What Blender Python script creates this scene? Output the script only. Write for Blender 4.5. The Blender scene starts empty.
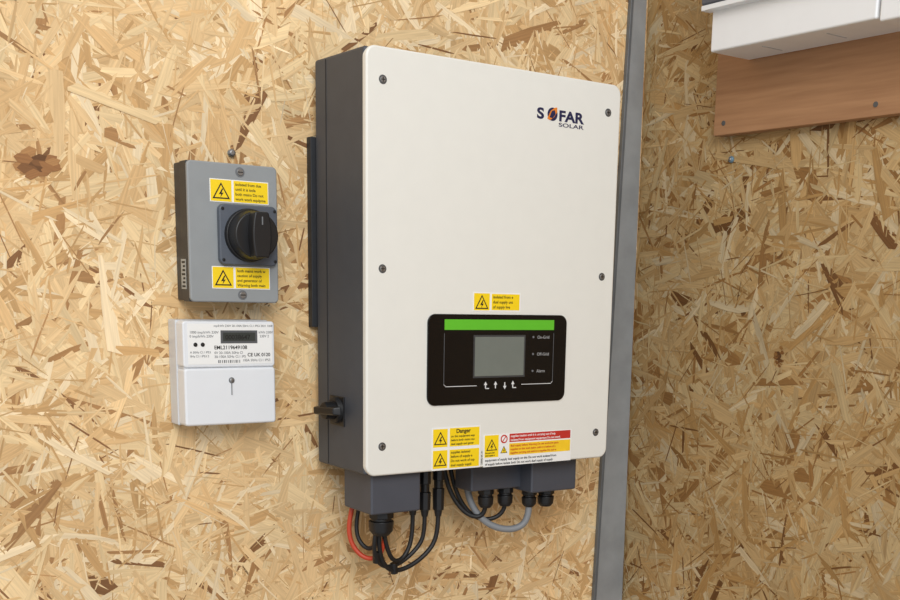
import bpy, bmesh, math, random
import numpy as np
from mathutils import Vector, Matrix
random.seed(4); rng=np.random.default_rng(7)
scene=bpy.context.scene
scene.view_settings.view_transform='Standard'
COL=scene.collection

def lin(c):
    return tuple(((v/255)/12.92 if v/255<=.04045 else ((v/255+.055)/1.055)**2.4) for v in c)
MATS={}
def mat(name,rgb,rough=.5,metal=0.,noise=.06,nscale=40,bump=0.,bscale=300,spec=.5,emit=0,coat=0):
    if name in MATS: return MATS[name]
    m=bpy.data.materials.new(name); m.use_nodes=True; nt=m.node_tree; n=nt.nodes; b=n["Principled BSDF"]
    b.inputs["Roughness"].default_value=rough; b.inputs["Metallic"].default_value=metal
    b.inputs["Specular IOR Level"].default_value=spec
    b.inputs["Coat Weight"].default_value=coat
    tc=n.new("ShaderNodeTexCoord"); nz=n.new("ShaderNodeTexNoise"); nz.inputs["Scale"].default_value=nscale; nz.inputs["Detail"].default_value=4
    nt.links.new(tc.outputs["Object"],nz.inputs["Vector"])
    mr=n.new("ShaderNodeMapRange"); mr.inputs["From Min"].default_value=.3; mr.inputs["From Max"].default_value=.7
    mr.inputs["To Min"].default_value=1-noise; mr.inputs["To Max"].default_value=1+noise
    nt.links.new(nz.outputs["Fac"],mr.inputs["Value"])
    mx=n.new("ShaderNodeVectorMath"); mx.operation='SCALE'; mx.inputs[0].default_value=lin(rgb)
    nt.links.new(mr.outputs["Result"],mx.inputs["Scale"]); nt.links.new(mx.outputs["Vector"],b.inputs["Base Color"])
    if bump>0:
        n2=n.new("ShaderNodeTexNoise"); n2.inputs["Scale"].default_value=bscale; nt.links.new(tc.outputs["Object"],n2.inputs["Vector"])
        bp=n.new("ShaderNodeBump"); bp.inputs["Strength"].default_value=bump; bp.inputs["Distance"].default_value=.001
        nt.links.new(n2.outputs["Fac"],bp.inputs["Height"]); nt.links.new(bp.outputs["Normal"],b.inputs["Normal"])
    MATS[name]=m; return m

WHITE=mat("cover_white",(231,230,223),.36,noise=.01,bump=.04,bscale=900)
DARK=mat("enclosure_grey",(70,73,79),.55,noise=.05,bump=.1,bscale=700)
DARK2=mat("terminal_grey",(72,75,84),.5,noise=.05)
BLACK=mat("black_plastic",(22,22,24),.4,noise=.1)
BRK=mat("bracket_grey",(36,38,42),.6,noise=.1)
BLACKM=mat("black_rubber",(26,26,28),.5,noise=.1)
GLOSS=mat("display_black",(12,12,14),.15,noise=.02,spec=.35)
GREEN=mat("green_strip",(96,190,45),.4,noise=.03)
LCD=mat("lcd_glass",(114,120,114),.25,noise=.03)
STEEL=mat("screw_steel",(150,150,150),.35,.8)
SOCK=mat("screw_recess",(84,84,84),.5)
YEL=mat("label_yellow",(250,214,20),.5,noise=.02)
LWH=mat("label_white",(240,240,238),.5,noise=.01)
INK=mat("ink_black",(25,22,20),.6)
NAVY=mat("ink_navy",(30,32,72),.5)
ORG=mat("logo_orange",(225,130,40),.5)
RED=mat("label_red",(196,50,40),.5)
LORG=mat("label_amber",(248,204,40),.5)
WPRINT=mat("print_white",(225,225,225),.5)
ISO=mat("isolator_grey",(146,150,152),.45,noise=.03)
ISO2=mat("isolator_base",(50,50,52),.5)
ISOP=mat("isolator_plate",(84,90,100),.45)
MET=mat("meter_white",(228,231,235),.4,noise=.01)
MET2=mat("meter_shell",(208,211,215),.3,noise=.02)
GREYT=mat("print_grey",(110,112,115),.5)
CAO=mat("cable_orange",(190,66,38),.45)
CAG=mat("cable_grey",(132,135,139),.5)
CUW=mat("unit_white",(230,232,234),.4,noise=.01)
CUD=mat("unit_cover",(84,88,98),.3)
GAP=mat("shadow_gap",(35,35,36),.8)

def link(o,parent=None):
    COL.objects.link(o)
    if parent is not None:
        o.parent=parent; o.matrix_parent_inverse=Matrix.Translation(parent.location).inverted()
    return o
def empty(name,loc):
    e=bpy.data.objects.new(name,None); e.location=loc; e.empty_display_size=.05; COL.objects.link(e); return e
def mesh_obj(name,bm,m,parent,smooth=True,bev=0,seg=3):
    me=bpy.data.meshes.new(name); bmesh.ops.recalc_face_normals(bm,faces=bm.faces); bm.to_mesh(me); bm.free()
    me.materials.append(m); o=bpy.data.objects.new(name,me); link(o,parent)
    if bev>0:
        b=o.modifiers.new("b","BEVEL"); b.width=bev; b.segments=seg; b.limit_method='ANGLE'; b.angle_limit=math.radians(40)
    if smooth:
        me.polygons.foreach_set("use_smooth",[True]*len(me.polygons))
        w=o.modifiers.new("w","WEIGHTED_NORMAL"); w.keep_sharp=True
    return o
def box(name,x0,x1,y0,y1,z0,z1,m,parent,bev=.001,seg=3):
    bm=bmesh.new(); bmesh.ops.create_cube(bm,size=1)
    for v in bm.verts: v.co=Vector(((x0+x1)/2+v.co.x*(x1-x0),(y0+y1)/2+v.co.y*(y1-y0),(z0+z1)/2+v.co.z*(z1-z0)))
    return mesh_obj(name,bm,m,parent,bev>0,bev,seg)
def rr(w,h,r,n=8):
    pts=[]
    for cx,cz,a0 in ((w/2-r,h/2-r,0),(-w/2+r,h/2-r,90),(-w/2+r,-h/2+r,180),(w/2-r,-h/2+r,270)):
        for i in range(n+1):
            a=math.radians(a0+90*i/n); pts.append((cx+r*math.cos(a),cz+r*math.sin(a)))
    return pts
def prism(name,pts,y0,y1,m,parent,bev=0,seg=2,smooth=False):
    """polygon in XZ extruded from y0 (front) to y1"""
    bm=bmesh.new(); a=[bm.verts.new((x,y0,z)) for x,z in pts]; b=[bm.verts.new((x,y1,z)) for x,z in pts]
    bm.faces.new(a); bm.faces.new(b[::-1]); n=len(pts)
    for i in range(n): bm.faces.new((a[i],a[(i+1)%n],b[(i+1)%n],b[i]))
    return mesh_obj(name,bm,m,parent,bev>0 or smooth,bev,seg)
def rprism(name,x0,x1,z0,z1,r,y0,y1,m,parent,bev=0,seg=2):
    cx,cz=(x0+x1)/2,(z0+z1)/2
    return prism(name,[(cx+a,cz+b) for a,b in rr(x1-x0,z1-z0,r)],y0,y1,m,parent,bev,seg)
def cyl(name,p0,p1,r0,r1,m,parent,n=32,bev=.0008):
    p0=Vector(p0);p1=Vector(p1);d=p1-p0; bm=bmesh.new()
    bmesh.ops.create_cone(bm,cap_ends=True,segments=n,radius1=r0,radius2=r1,depth=d.length)
    M=Matrix.Translation((p0+p1)/2)@d.to_track_quat('Z','Y').to_matrix().to_4x4()
    bmesh.ops.transform(bm,matrix=M,verts=bm.verts)
    return mesh_obj(name,bm,m,parent,True,bev,2)
def text(name,s,x,z,size,m,parent,y,sx=1.,off=0.,align='LEFT',face='y',rot=0):
    c=bpy.data.curves.new(name,'FONT'); c.body=s; c.size=size; c.extrude=.00008; c.offset=off; c.align_x=align; c.space_line=.95
    c.materials.append(m); o=bpy.data.objects.new(name,c)
    R=Matrix.Rotation(math.radians(90),4,'X')
    if face=='-x': R=Matrix.Rotation(math.radians(-90),4,'Z')@R
    M=Matrix.Translation((x,y,z))@R@Matrix.Rotation(rot,4,'Z')@Matrix.Diagonal((sx,1,1,1))
    link(o,parent)
    o.matrix_basis=M
    return o
def tube(name,pts,r,m,parent):
    c=bpy.data.curves.new(name,'CURVE'); c.dimensions='3D'; c.bevel_depth=r; c.bevel_resolution=5; c.use_fill_caps=True
    s=c.splines.new('NURBS'); s.points.add(len(pts)-1)
    for p,q in zip(s.points,pts): p.co=(*q,1)
    s.use_endpoint_u=True; s.order_u=4; s.resolution_u=10
    c.materials.append(m); o=bpy.data.objects.new(name,c); return link(o,parent)
def tri_label(name,cx,cz,s,y,parent):
    "warning triangle: black border, yellow inside, lightning bolt"
    h=s*.87
    def T(k): return [(cx-s/2*k,cz-h/2+ (1-k)*h*.33),(cx+s/2*k,cz-h/2+(1-k)*h*.33),(cx,cz-h/2+(1-k)*h*.33+h*k)]
    prism(name+"_border",T(1),y-.0001,y,INK,parent)
    prism(name+"_field",T(.76),y-.0002,y,YEL,parent)
    b=[(.05,.62),(-.14,.26),(0,.28),(-.06,.06),(.14,.38),(.02,.36),(.12,.62)]
    prism(name+"_bolt",[(cx+a*s,cz-h/2+bb*h) for a,bb in b],y-.0003,y,INK,parent)
def lines(name,x0,x1,z0,z1,rows,y,parent,m=INK,words=None,seed=0,h=.62):
    W=["Do not work","on this","equipment","until it is","isolated from","both mains","and generator","supplies","dual supply","caution","isolate both","before","carrying out","work","live parts","of supply","Warning"]
    rs=random.Random(seed); step=(z1-z0)/rows; size=step*h/.72*.95
    for i in range(rows):
        s=words[i] if words else ""
        if not words:
            while len(s)*size*.47<(x1-x0)*.85: s+=(" " if s else "")+rs.choice(W)
            while len(s)*size*.5>(x1-x0): s=s[:-1]
        text(name+"_line_%d"%i,s,x0,z1-step*(i+1)+step*.2,size,m,parent,y,off=size*.012)

# ---------------- OSB walls ----------------
def osb_mat(name,sat,val,glo=.84,ghi=1.10):
    m=bpy.data.materials.new(name); m.use_nodes=True; nt=m.node_tree; n=nt.nodes; b=n["Principled BSDF"]; L=nt.links.new
    b.inputs["Roughness"].default_value=.62; b.inputs["Specular IOR Level"].default_value=.3
    ca=n.new("ShaderNodeAttribute"); ca.attribute_name="Col"
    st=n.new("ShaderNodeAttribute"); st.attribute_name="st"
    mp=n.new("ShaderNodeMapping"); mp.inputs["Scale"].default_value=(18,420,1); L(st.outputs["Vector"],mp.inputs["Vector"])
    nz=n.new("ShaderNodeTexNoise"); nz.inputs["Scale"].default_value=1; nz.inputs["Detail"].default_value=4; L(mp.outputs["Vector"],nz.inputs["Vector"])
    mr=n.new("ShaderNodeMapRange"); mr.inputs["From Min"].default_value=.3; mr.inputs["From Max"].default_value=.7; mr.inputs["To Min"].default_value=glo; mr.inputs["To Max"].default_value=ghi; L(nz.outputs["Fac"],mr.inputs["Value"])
    n3=n.new("ShaderNodeTexNoise"); n3.inputs["Scale"].default_value=6; n3.inputs["Detail"].default_value=3
    tc=n.new("ShaderNodeTexCoord"); L(tc.outputs["Object"],n3.inputs["Vector"])
    m3=n.new("ShaderNodeMapRange"); m3.inputs["From Min"].default_value=.3; m3.inputs["From Max"].default_value=.7; m3.inputs["To Min"].default_value=.92; m3.inputs["To Max"].default_value=1.06; L(n3.outputs["Fac"],m3.inputs["Value"])
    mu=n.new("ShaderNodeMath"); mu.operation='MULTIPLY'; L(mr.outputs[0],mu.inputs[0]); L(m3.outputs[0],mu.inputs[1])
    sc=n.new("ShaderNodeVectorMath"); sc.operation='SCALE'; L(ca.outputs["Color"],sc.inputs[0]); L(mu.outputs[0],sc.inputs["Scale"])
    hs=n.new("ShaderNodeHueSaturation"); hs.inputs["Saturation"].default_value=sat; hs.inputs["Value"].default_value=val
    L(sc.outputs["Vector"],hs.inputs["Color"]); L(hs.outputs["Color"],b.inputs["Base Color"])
    bp=n.new("ShaderNodeBump"); bp.inputs["Strength"].default_value=.3; bp.inputs["Distance"].default_value=.0005
    L(nz.outputs["Fac"],bp.inputs["Height"]); L(bp.outputs["Normal"],b.inputs["Normal"])
    return m
PAL=[(230,195,143),(237,207,157),(243,219,178),(221,182,128),(206,164,109),(178,133,84),(140,98,60)]
def osb_wall(name,origin,ea,eb,en,A0,A1,B0,B1,slab,material,dens,wb,ws_,knots=()):
    """strand board: slab + layered thin wood strands. ea,eb in-plane axes, en outward normal"""
    origin=np.array(origin,float); ea=np.array(ea,float); eb=np.array(eb,float); en=np.array(en,float)
    P=[];F=[];C=[];S=[]
    (a0,a1,b0,b1,th)=slab
    base=lin((206,164,110))
    for a,b,t in ((a0,b0,0),(a1,b0,0),(a1,b1,0),(a0,b1,0),(a0,b0,-th),(a1,b0,-th),(a1,b1,-th),(a0,b1,-th)):
        P.append(origin+ea*a+eb*b+en*t); C.append((*base,1)); S.append((a,b,0))
    F+= [(0,1,2,3),(7,6,5,4),(0,4,5,1),(1,5,6,2),(2,6,7,3),(3,7,4,0)]
    area=(A1-A0)*(B1-B0)
    kinds=[("big",int(area*4300*dens),(.028,.070),(.004,.017),(.0002,.0011),wb),
           ("mid",int(area*2700*dens),(.018,.045),(.002,.006),(.0006,.0013),wb),
           ("sliver",int(area*2300*dens),(.012,.045),(.0006,.0018),(.0009,.0015),ws_)]
    pal=[lin(c) for c in PAL]
    for kind,N,(l0,l1),(w0,w1),(h0,h1),wt in kinds:
        wt=np.array(wt,float); wt/=wt.sum()
        ca=rng.uniform(A0,A1,N); cb=rng.uniform(B0,B1,N); th_=rng.uniform(0,math.pi,N)
        L=rng.uniform(l0,l1,N); W=w0+(w1-w0)*rng.uniform(0,1,N)**1.5; H=rng.uniform(h0,h1,N)
        ci=rng.choice(len(pal),N,p=wt); br=rng.normal(1,.06,N)
        R=rng.uniform(0,1,(N,14)); off=rng.uniform(0,50,(N,3)); T=rng.normal(0,1,(N,2))
        for i in range(N):
            l,w=L[i],W[i]; r=R[i]; bend=(r[12]-.5)*.10*l
            sk=(r[13]-.5)*2*w
            loc=[(-l,-w*(.2+.5*r[0])+sk*.5),(-l*(.55+.4*r[1]),-w*(.7+.3*r[2])),(0,-w+bend*.3),(l*(.55+.4*r[3]),-w*(.7+.3*r[4])),(l*(.9+.1*r[5]),-w*.2*r[6]+sk),(l*(.7+.25*r[7]),w*(.6+.4*r[8])),(0,w*(.85+.3*r[9])+bend*.3),(-l*(.6+.3*r[10]),w*(.6+.4*r[11]))]
            c,s=math.cos(th_[i]),math.sin(th_[i]); k=len(P); col=np.array(pal[ci[i]])*br[i]
            for u,v in loc:
                a=ca[i]+u*c-v*s; b=cb[i]+u*s+v*c
                a=min(max(a,A0),A1)
                hh=H[i]+u*T[i,0]*.004+v*T[i,1]*.03
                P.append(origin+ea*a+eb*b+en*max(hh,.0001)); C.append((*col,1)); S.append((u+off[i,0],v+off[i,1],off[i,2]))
            F.append(tuple(range(k,k+8)))
    kr=random.Random(11)
    for (a,b,ra,rb) in knots:
        for j in range(26):
            q=kr.random(); t=kr.uniform(0,2*math.pi); rr_=kr.random()**.7
            cx=a+ra*.7*rr_*math.cos(t); cy=b+rb*.7*rr_*math.sin(t); cc=((178,130,80),(158,110,66),(132,90,54),(110,74,44))[min(3,int((1-rr_)*3+kr.random()*1.3))]
            l=ra*kr.uniform(.25,.55); w=l*kr.uniform(.3,.7); an=kr.uniform(-.5,.5); k=len(P)
            for u,v in ((-l,0),(-l*.5,-w),(l*.6,-w*.8),(l,w*.1),(l*.4,w),(-l*.6,w*.7)):
                P.append(origin+ea*(cx+u*math.cos(an)-v*math.sin(an))+eb*(cy+u*math.sin(an)+v*math.cos(an))+en*(.0016+j*.00001)); C.append((*lin(cc),1)); S.append((u+j,v,j))
            F.append(tuple(range(k,k+6)))
    me=bpy.data.meshes.new(name); me.from_pydata([tuple(p) for p in P],[],F)
    at=me.attributes.new("Col",'FLOAT_COLOR','POINT'); at.data.foreach_set("color",np.array(C,dtype=np.float32).ravel())
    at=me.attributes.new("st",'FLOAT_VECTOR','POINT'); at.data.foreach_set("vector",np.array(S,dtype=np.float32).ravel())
    me.materials.append(material); o=bpy.data.objects.new(name,me); COL.objects.link(o); return o
YW=.155; XR=.600; ZF=-1.25; ZC=1.35; YB=YW-.0008
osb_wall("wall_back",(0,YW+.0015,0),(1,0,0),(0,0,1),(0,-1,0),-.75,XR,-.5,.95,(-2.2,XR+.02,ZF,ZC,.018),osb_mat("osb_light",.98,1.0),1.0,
         (32,25,12,18,9,4,1.2),(18,16,10,22,20,10,4),knots=[(-.356,.378,.026,.020)])
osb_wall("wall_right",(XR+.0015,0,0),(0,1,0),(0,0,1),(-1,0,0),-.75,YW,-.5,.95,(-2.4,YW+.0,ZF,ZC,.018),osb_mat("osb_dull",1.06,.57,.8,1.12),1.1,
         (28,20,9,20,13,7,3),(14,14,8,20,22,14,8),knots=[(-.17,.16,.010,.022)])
# floor
bm=bmesh.new(); bmesh.ops.create_cube(bm,size=1)
for v in bm.verts: v.co=Vector((-.8+v.co.x*2.9,-1.1+v.co.y*2.6,ZF-.02+v.co.z*.04))
mesh_obj("floor",bm,mat("concrete",(150,146,140),.8,noise=.15,nscale=6,bump=.3),None,False)

# galvanised corner strip (tapering cut, standing proud of the board)
GALV=mat("galvanised_steel",(158,163,167),.45,.3,noise=.10,nscale=25)
GALV2=mat("galvanised_edge",(112,117,122),.45,.4,noise=.12,nscale=25)
ts=empty("trim_1",(.57,YW-.004,.2))
prism("flange",[(.532,-.29),(.597,-.29),(.592,.72),(.5605,.72)],YW-.006,YW-.001,GALV,ts,.0006)
prism("lip",[(.529,-.29),(.5345,-.29),(.563,.72),(.5575,.72)],YW-.0085,YW-.001,GALV2,ts,.0006)

# ---------------- inverter ----------------
W=.417;D=.1415;H=.54
inv=empty("solar_inverter",(W/2,D/2,H/2))
box("enclosure",.0002,W-.001,.006,D,.001,H-.001,DARK,inv,.004,4)
rprism("front_cover",0,W,0,H,.014,0,.011,WHITE,inv,.0028,4)
box("wall_bracket",-.006,W-.03,D+.0005,YB,.19,.442,BRK,inv,.001)
box("rear_spacer",.03,W-.03,D-.002,D+.004,.02,.50,ISO2,inv,.001)
box("side_seam",-.0004,.0008,.108,.1092,.004,H-.004,GAP,inv,0)
for i,(x,z) in enumerate([(.0236,.5007),(.0236,.27),(.0236,.0393),(.3934,.5007),(.3934,.27),(.3934,.0393)]):
    cyl("screw_ring_%d"%i,(x,.0004,z),(x,-.0004,z),.0058,.0056,SOCK,inv,24,0)
    cyl("screw_head_%d"%i,(x,.0004,z),(x,-.0012,z),.0042,.0036,STEEL,inv,20,.0003)
    box("screw_slot_%d"%i,x-.003,x+.003,-.0014,-.001,z-.0005,z+.0005,INK,inv,0)
    box("screw_cross_%d"%i,x-.0005,x+.0005,-.0014,-.001,z-.003,z+.003,INK,inv,0)
# logo
ly=-.0002
text("logo_s","S",.2655,.4805,.0195,NAVY,inv,ly,1.35,.0007)
text("logo_far","FAR",.3035,.4805,.0195,NAVY,inv,ly,1.30,.0007)
text("logo_sub","SOLAR",.3035,.4728,.0072,NAVY,inv,ly,2.05,.0001)
cyl("logo_globe",(.2925,0,.4878),(.2925,-.0003,.4878),.0088,.0088,NAVY,inv,28,0)
prism("logo_swoosh",[(.2835,.4815),(.288,.4795),(.295,.484),(.3005,.4915),(.300,.4975),(.2955,.4965),(.289,.492)],-.0005,0,ORG,inv)
prism("logo_core",[(.287,.4835),(.2925,.4825),(.2975,.488),(.296,.4935),(.291,.492)],-.0007,0,NAVY,inv)
# display
rprism("display_panel",.092,.329,.0905,.2135,.012,-.0022,.001,GLOSS,inv,.0008)
prism("green_strip",[(.118,.1925),(.305,.1925),(.305,.2065),(.118,.2065)],-.0025,-.002,GREEN,inv)
prism("lcd_frame",[(.1655,.1265),(.2545,.1265),(.2545,.1855),(.1655,.1855)],-.0024,-.002,mat("lcd_frame",(60,62,64),.3),inv)
prism("lcd_screen",[(.168,.129),(.252,.129),(.252,.183),(.168,.183)],-.0027,-.002,LCD,inv)
def bar(n,x0,x1,z0,z1,m=WPRINT,y=-.0024): prism(n,[(x0,z0),(x1,z0),(x1,z1),(x0,z1)],y,y+.0003,m,inv)
bar("line_l1",.1176,.1181,.119,.188,GREYT);bar("line_l2",.121,.172,.1155,.1163)
bar("line_r1",.3049,.3054,.119,.188,GREYT);bar("line_r2",.249,.302,.1155,.1163)
prism("line_cl",[(.1175,.119),(.121,.1155),(.121,.1163),(.1183,.119)],-.0024,-.0021,WPRINT,inv)
prism("line_cr",[(.3055,.119),(.302,.1155),(.302,.1163),(.3047,.119)],-.0024,-.0021,WPRINT,inv)
def arrow(n,x,z,up,hook=0):
    s=1 if up else -1
    bar(n+"_s",x-.0008,x+.0008,z-.004,z+.004)
    prism(n+"_h",[(x-.0028,z+s*.001),(x+.0028,z+s*.001),(x,z+s*.0058)],-.0025,-.0021,WPRINT,inv)
    if hook: bar(n+"_k",min(x,x+hook*.006),max(x,x+hook*.006),z-.0045,z-.0033)
arrow("key_back",.187,.1155,True,1);arrow("key_up",.204,.1155,True);arrow("key_down",.220,.1155,False);arrow("key_enter",.234,.1155,True,1)
for i,(z,s) in enumerate(((.181,"On-Grid"),(.157,"Off-Grid"),(.133,"Alarm"))):
    cyl("led_%d"%i,(.2685,-.002,z+.0015),(.2685,-.0025,z+.0015),.0016,.0016,GREYT,inv,16,0)
    text("led_label_%d"%i,s,.2755,z-.0008,.0062,mat("print_dim",(170,170,170),.5),inv,-.0024)
# small caution sticker
def lab(n,x0,x1,z0,z1,m,y=-.0003,par=None): prism(n,[(x0,z0),(x1,z0),(x1,z1),(x0,z1)],y,y+.0003,m,par or inv)
lab("caution_sticker",.165,.2455,.2175,.2435,LWH)
lab("caution_sq",.1665,.1925,.2190,.2420,YEL,-.0004)
tri_label("caution_tri",.1795,.2305,.022,-.0005,inv)
lab("caution_yellow",.196,.2435,.2195,.2415,YEL,-.0005)
lines("caution",.198,.2425,.2205,.241,3,-.0006,inv,seed=1)
# danger sticker (left)
lab("danger_sticker",.101,.1815,.001,.0605,LWH)
for i,z in enumerate((.0455,.016)):
    lab("danger_sq_%d"%i,.103,.1265,z-.0125,z+.0125,YEL,-.0004)
    tri_label("danger_tri_%d"%i,.1148,z,.021,-.0005,inv)
lab("danger_yel_a",.130,.1795,.033,.0585,YEL,-.0005);lab("danger_yel_b",.130,.1795,.003,.0285,YEL,-.0005)
text("danger_word","Danger",.1405,.0515,.008,INK,inv,-.0006,1,.0002)
lines("danger_a",.132,.178,.034,.050,3,-.0006,inv,seed=2);lines("danger_b",.132,.178,.004,.028,4,-.0006,inv,seed=3)
# warning sticker (right)
lab("warning_sticker",.187,.346,-.0,.0465,LWH)
lab("warning_yellow",.189,.213,.0135,.045,YEL,-.0005); tri_label("warning_tri",.201,.0315,.019,-.0006,inv); lines("warning_ly",.190,.2125,.0145,.022,2,-.0007,inv,seed=9)
cyl("no_sign",(.2225,0,.0385),(.2225,-.0005,.0385),.0062,.0062,RED,inv,24,0); cyl("no_sign_in",(.2225,0,.0385),(.2225,-.0006,.0385),.0042,.0042,LWH,inv,24,0)
prism("no_sign_bar",[(.2185,.0345),(.2195,.0335),(.2265,.0425),(.2255,.0435)],-.0007,0,RED,inv)
tri_label("warning_tri_small",.2225,.0235,.012,-.0004,inv)
lab("warning_red",.232,.344,.0335,.0455,RED,-.0005); lines("warning_r",.234,.343,.034,.045,2,-.0006,inv,m=LWH,seed=4)
lab("warning_amber",.232,.344,.0145,.0315,LORG,-.0005); lines("warning_a",.234,.343,.0155,.031,3,-.0006,inv,m=RED,seed=5)
lines("warning_b",.190,.343,.001,.0125,2,-.0005,inv,seed=6)
text("side_code","22SSE-6K A1",.1855,.004,.0038,INK,inv,-.0006,rot=math.radians(90))
# dc switch on the left side
box("switch_plate",-.0015,.002,.060,.100,.060,.100,BLACK,inv,.0008)
cyl("switch_base",(.001,.079,.081),(-.008,.079,.081),.0185,.017,BLACKM,inv)
cyl("switch_hub",(-.006,.079,.081),(-.022,.079,.081),.0125,.0115,BLACK,inv)
bm=bmesh.new(); bmesh.ops.create_cube(bm,size=1)
for v in bm.verts:
    v.co=Vector((v.co.x*.011,v.co.y*.066*(1 if v.co.x>0 else .88),v.co.z*.013*(1 if v.co.x>0 else .75)))
bmesh.ops.transform(bm,matrix=Matrix.Translation((-.0185,.077,.081))@Matrix.Rotation(math.radians(-4),4,'X'),verts=bm.verts)
mesh_obj("switch_handle",bm,BLACK,inv,True,.002,3)
# terminal covers
box("terminal_cover_a",.015,.093,.014,.092,-.056,.004,DARK2,inv,.003)
box("terminal_cover_b",.205,.300,.055,.100,-.046,.004,DARK2,inv,.003)
box("terminal_cover_c",.294,.380,.026,.095,-.051,.004,DARK2,inv,.003)
def gland(n,x,y,z,r=.0125,h=.036):
    cyl(n+"_nut",(x,y,z+.002),(x,y,z-h*.3),r,r,BLACK,inv,8,.001)
    cyl(n+"_body",(x,y,z-h*.3),(x,y,z-h*.42),r*.8,r*.8,BLACK,inv,24)
    cyl(n+"_cap",(x,y,z-h*.42),(x,y,z-h*.85),r*.98,r*.9,BLACK,inv,12,.001)
    cyl(n+"_tip",(x,y,z-h*.85),(x,y,z-h),r*.85,r*.6,BLACKM,inv,24)
gland("gland_a",.048,.045,-.056,.018,.036)
gland("gland_b",.245,.075,-.046,.0125,.030);gland("gland_c",.279,.072,-.046,.0125,.030)
gland("gland_d",.312,.055,-.051,.012,.026);gland("gland_e",.344,.055,-.051,.0135,.028)
def mc(n,x,y,z0,z1,r=.0088):
    cyl(n+"_top",(x,y,.004),(x,y,z0),r*.8,r*.8,BLACK,inv,20)
    cyl(n+"_collar",(x,y,z0),(x,y,z0-.02),r,r,BLACK,inv,8)
    cyl(n+"_waist",(x,y,z0-.02),(x,y,z0-.032),r*.75,r*.75,BLACK,inv,20)
    cyl(n+"_barrel",(x,y,z0-.032),(x,y,z1+.01),r*1.02,r*.95,BLACK,inv,8)
    cyl(n+"_tail",(x,y,z1+.01),(x,y,z1),r*.7,r*.5,BLACKM,inv,20)
mc("connector_a",.108,.060,-.008,-.072);mc("connector_b",.128,.060,-.008,-.076);mc("connector_c",.151,.060,-.004,-.078)

cb=empty("cable_bundle",(.09,.08,-.12))
tube("cable_orange_a",[(.038,.088,.0),(.030,.090,-.05),(.020,.094,-.085),(.026,.088,-.118),(.046,.07,-.138),(.060,.055,-.120),(.054,.047,-.088)],.0034,CAO,cb)
tube("cable_brown",[(.050,.088,.0),(.040,.090,-.05),(.031,.092,-.085),(.036,.085,-.115),(.050,.066,-.122),(.050,.05,-.088)],.0030,BLACKM,cb)
tube("cable_black_a",[(.045,.045,-.086),(.046,.05,-.112),(.060,.06,-.150),(.100,.065,-.154),(.142,.062,-.128),(.151,.060,-.105),(.151,.060,-.074)],.0034,BLACKM,cb)
tube("cable_black_b",[(.040,.045,-.086),(.036,.05,-.115),(.055,.06,-.148),(.095,.065,-.142),(.125,.062,-.116),(.128,.060,-.100),(.128,.060,-.072)],.0032,BLACKM,cb)
tube("cable_black_c",[(.052,.045,-.086),(.062,.05,-.128),(.085,.06,-.142),(.103,.06,-.122),(.108,.060,-.10),(.108,.060,-.070)],.0032,BLACKM,cb)
for i,p in enumerate([((.046,.055,-.118),(.048,.058,-.134)),((.078,.062,-.139),(.080,.063,-.155))]): cyl("cable_clip_%d"%i,p[0],p[1],.0055,.0055,BLACK,cb,12)
tube("cable_grey",[(.312,.055,-.074),(.312,.055,-.096),(.300,.058,-.112),(.268,.07,-.112),(.238,.085,-.094),(.225,.097,-.06),(.225,.097,-.03)],.0052,CAG,cb)
tube("cable_black_e",[(.245,.075,-.073),(.245,.078,-.090),(.228,.085,-.094),(.205,.10,-.07),(.192,.11,-.03),(.190,.112,.01)],.0036,BLACKM,cb)
tube("cable_black_f",[(.279,.072,-.073),(.279,.075,-.090),(.255,.085,-.102),(.225,.10,-.088),(.205,.11,-.04),(.201,.112,.01)],.0034,BLACKM,cb)

# ---------------- isolator ----------------
iso=empty("isolator_switch",(-.13,.13,.308))
x0,x1,z0,z1=-.191,-.0715,.2225,.3945
box("base",x0+.0005,x1-.001,.130,YB,z0+.001,z1-.001,ISO2,iso,.002)
box("body",x0,x1,.111,.134,z0,z1,ISO2,iso,.002)
rprism("cover",x0,x1,z0,z1,.006,.107,.113,ISO,iso,.002,3)
box("side_label",x0-.0004,x0+.001,.120,.136,.238,.275,mat("label_grey",(170,170,165),.5),iso,0)
for i in range(7): box("side_print_%d"%i,x0-.0006,x0,.122,.133-.002*(i%3),.240+i*.005,.2425+i*.005,INK,iso,0)
for i,z in enumerate((.3845,.232)):
    cyl("cover_screw_ring_%d"%i,(-.122,.108,z),(-.122,.1063,z),.0065,.006,GREYT,iso,24,0)
    cyl("cover_screw_%d"%i,(-.122,.108,z),(-.122,.1052,z),.0045,.004,STEEL,iso,20,.0003)
    box("cover_slot_%d"%i,-.1255,-.1185,.1049,.1053,z-.0006,z+.0006,INK,iso,0)
for i,(za,zb) in enumerate(((.3465,.3745),(.2395,.2675))):
    lab("sticker_%d"%i,-.1625,-.084,za,zb,LWH,.1065,iso)
    lab("sticker_y_%d"%i,-.131,-.085,za+.001,zb-.001,YEL,.1062,iso)
    lab("sticker_t_%d"%i,-.1615,-.134,za+.001,zb-.001,YEL,.1062,iso)
    tri_label("sticker_tri_%d"%i,-.1478,(za+zb)/2,.023,.1061,iso)
    lines("sticker_txt_%d"%i,-.129,-.086,za+.002,zb-.002,4,.1061,iso,seed=20+i)
rprism("dial_plate",-.154,-.0755,.2695,.3445,.008,.099,.108,ISOP,iso,.002)
kx,kz=-.1145,.307
cyl("dial_collar",(kx,.100,kz),(kx,.093,kz),.0335,.0325,BLACK,iso,48,.001)
cyl("dial_knob",(kx,.094,kz),(kx,.074,kz),.0310,.0290,BLACK,iso,48,.002)
pts=[]
for i in range(13):
    t=-1+2*i/12; pts.append((kx+.0125-.0035*(t*t),kz+t*.0285*.98))
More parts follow.
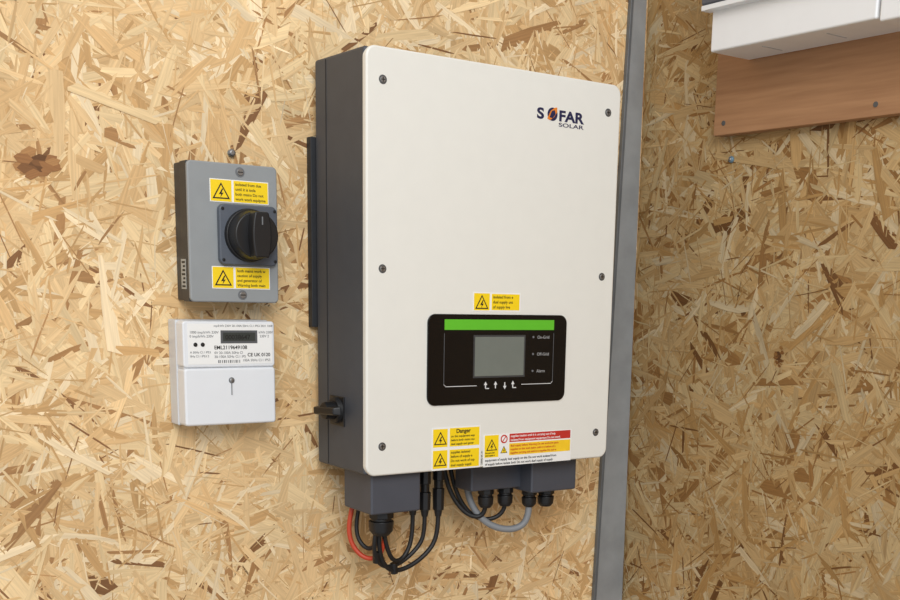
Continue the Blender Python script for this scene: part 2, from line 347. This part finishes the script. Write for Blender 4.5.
for i in range(13):
    t=1-2*i/12; pts.append((kx-.0125+.0035*(t*t),kz+t*.0285*.98))
prism("dial_grip",pts,.058,.077,BLACK,iso,.002,3)
box("dial_mark",kx-.0008,kx+.0008,.0575,.0582,kz+.012,kz+.022,GREYT,iso,0)
for i,(dx,dz) in enumerate(((-.035,.0315),(.035,.0315),(-.035,-.0315),(.035,-.0315))): cyl("plate_rivet_%d"%i,(kx+dx,.0992,kz+dz),(kx+dx,.098,kz+dz),.002,.002,BLACK,iso,12,0)

# ---------------- meter ----------------
mt=empty("electricity_meter",(-.143,.13,.132))
x0,x1,z0,z1=-.2035,-.0795,.0655,.1985
box("back_plate",x0-.001,x1+.001,.128,YB+.0004,z0-.001,z1+.001,MET2,mt,.002)
rprism("upper_case",x0,x1,.140,z1,.004,.105,.129,MET,mt,.002,3)
rprism("terminal_cover",x0,x1,z0,.139,.004,.1035,.129,MET,mt,.003,3)
box("case_gap",x0+.001,x1-.001,.108,.128,.1385,.1405,MET2,mt,0)
lab("face_plate",x0+.006,x1-.004,.144,.1955,LWH,.1046,mt)
lab("lcd_bezel",-.154,-.104,.1705,.187,mat("meter_bezel",(88,90,93),.4),.1042,mt); lab("lcd",-.151,-.107,.1735,.1842,mat("meter_lcd",(52,57,54),.4),.1039,mt)
text("lcd_digits","00038647",-.148,.1755,.0085,INK,mt,.1037,1.0,.0001)
text("serial","EML2119649108",-.163,.163,.0066,INK,mt,.1044,1,.0001)
for i,(a,b,z,s) in enumerate(((-.195,-.165,.183,.0035),(-.195,-.168,.178,.0035),(-.163,-.095,.1915,.003),(-.102,-.086,.183,.0035),(-.102,-.088,.178,.0035),(-.163,-.13,.157,.0035),(-.163,-.125,.152,.0035),(-.125,-.09,.147,.0035),(-.195,-.17,.158,.003),(-.195,-.172,.153,.003))):
    n=int((b-a)/(s*.5)); text("print_%d"%i,("1000 imp/kWh 230V 20-100A 50Hz Cl.1 IP53 2021 "*2)[i*3:i*3+n],a,z,s*1.3,GREYT,mt,.1044)
for i,x in enumerate((-.1875,-.178)): cyl("led_%d"%i,(x,.105,.169),(x,.1038,.169),.0028,.0025,INK,mt,16,0)
text("ce_mark","CE UK 0120",-.118,.1535,.0062,INK,mt,.1044,1,.0001)
for i in range(12): lab("barcode_%d"%i,-.158+i*.0026,-.158+i*.0026+(.0010 if i%3 else .0016),.1455,.1492,GREYT,.1044,mt)
cyl("seal_ring",(-.141,.105,.123),(-.141,.1025,.123),.0042,.0038,GREYT,mt,20,0); cyl("seal_screw",(-.141,.105,.123),(-.141,.1018,.123),.0028,.0025,STEEL,mt,16,0)
box("seal_wire",-.1416,-.1407,.1025,.1036,.104,.119,GREYT,mt,0)

# ---------------- consumer unit and plank on the right wall ----------------
def plank_mat():
    m=bpy.data.materials.new("plywood_brown"); m.use_nodes=True; nt=m.node_tree;n=nt.nodes;b=n["Principled BSDF"];L=nt.links.new
    tc=n.new("ShaderNodeTexCoord"); mp=n.new("ShaderNodeMapping"); mp.inputs["Scale"].default_value=(3,5,90); L(tc.outputs["Object"],mp.inputs["Vector"])
    nz=n.new("ShaderNodeTexNoise"); nz.inputs["Scale"].default_value=1.5; nz.inputs["Detail"].default_value=6; L(mp.outputs["Vector"],nz.inputs["Vector"])
    cr=n.new("ShaderNodeValToRGB"); cr.color_ramp.elements[0].position=.3; cr.color_ramp.elements[0].color=(*lin((154,112,78)),1); cr.color_ramp.elements[1].position=.72; cr.color_ramp.elements[1].color=(*lin((174,131,94)),1)
    L(nz.outputs["Fac"],cr.inputs["Fac"]); L(cr.outputs["Color"],b.inputs["Base Color"]); b.inputs["Roughness"].default_value=.6; return m
pk=empty("mounting_board",(.59,-.35,.6))
box("board",.581,XR-.001,-.80,-.027,.484,.90,plank_mat(),pk,.001)
for i,(y,z) in enumerate(((-.047,.501),(-.32,.499))): cyl("board_screw_%d"%i,(.582,y,z),(.580,y,z),.004,.0035,SOCK,pk,16,0)
cu=empty("consumer_unit",(.54,-.35,.66))
box("lower_body",.500,.5805,-.372,-.091,.584,.640,CUW,cu,.003)
box("lower_body_end",.500,.5805,-.80,-.376,.580,.640,CUW,cu,.003)
box("body",.503,.5805,-.80,-.093,.636,.80,CUW,cu,.003)
box("front_door",.484,.504,-.78,-.084,.6445,.79,CUD,cu,.003)
box("door_trim",.486,.504,-.785,-.083,.6375,.6445,CUW,cu,.001)
for i in range(5): box("knockout_%d"%i,.520,.560,-.17-.11*i-.002,-.17-.11*i,.5834,.5845,mat("print_light",(185,188,192),.5),cu,0)

# loose fixings in the walls
ws=empty("wall_screw",(-.114,YW-.002,.412)); BLU=mat("plug_blue",(110,140,160),.4,.4)
cyl("plug",(-.114,YW,.412),(-.114,YW-.006,.412),.0045,.004,BLU,ws,16); cyl("head",(-.114,YW-.005,.412),(-.114,YW-.008,.412),.0055,.003,STEEL,ws,16)
ws=empty("wall_screw",(XR-.002,-.05,.45)); cyl("plug",(XR,-.05,.450),(XR-.004,-.05,.450),.0055,.004,BLU,ws,16); cyl("head",(XR-.003,-.05,.450),(XR-.006,-.05,.450),.0035,.002,STEEL,ws,16)

# ---------------- camera ----------------
yaw,p,r=.6419,.2001,-.0269
fw=Vector((math.sin(yaw)*math.cos(p),math.cos(yaw)*math.cos(p),-math.sin(p))); ri=Vector((math.cos(yaw),-math.sin(yaw),0)); dn=fw.cross(ri)
r2=ri*math.cos(r)+dn*math.sin(r); d2=-ri*math.sin(r)+dn*math.cos(r)
M=Matrix(((r2.x,-d2.x,-fw.x,-.7278),(r2.y,-d2.y,-fw.y,-1.3203),(r2.z,-d2.z,-fw.z,.2485),(0,0,0,1)))
cd=bpy.data.cameras.new("camera"); cam=bpy.data.objects.new("camera",cd); COL.objects.link(cam); cam.matrix_world=M
cd.sensor_width=36; cd.sensor_fit='HORIZONTAL'; cd.lens=36*1144.37/900; cd.shift_x=(450-522.26)/900; cd.shift_y=(521.7-300)/900; cd.clip_start=.02
scene.camera=cam
# ---------------- light ----------------
w=bpy.data.worlds.new("world"); scene.world=w; w.use_nodes=True; bg=w.node_tree.nodes["Background"]; bg.inputs[0].default_value=(.93,.965,1,1); bg.inputs[1].default_value=.69
def area(n,loc,tgt,size,en,col):
    l=bpy.data.lights.new(n,'AREA'); l.energy=en; l.size=size; l.color=col; o=bpy.data.objects.new(n,l); o.location=loc
    o.rotation_euler=(Vector(tgt)-Vector(loc)).to_track_quat('-Z','Y').to_euler(); COL.objects.link(o)
area("daylight",(-1.2,-2.6,1.7),(.1,.1,.2),1.6,68,(1,.99,.975))
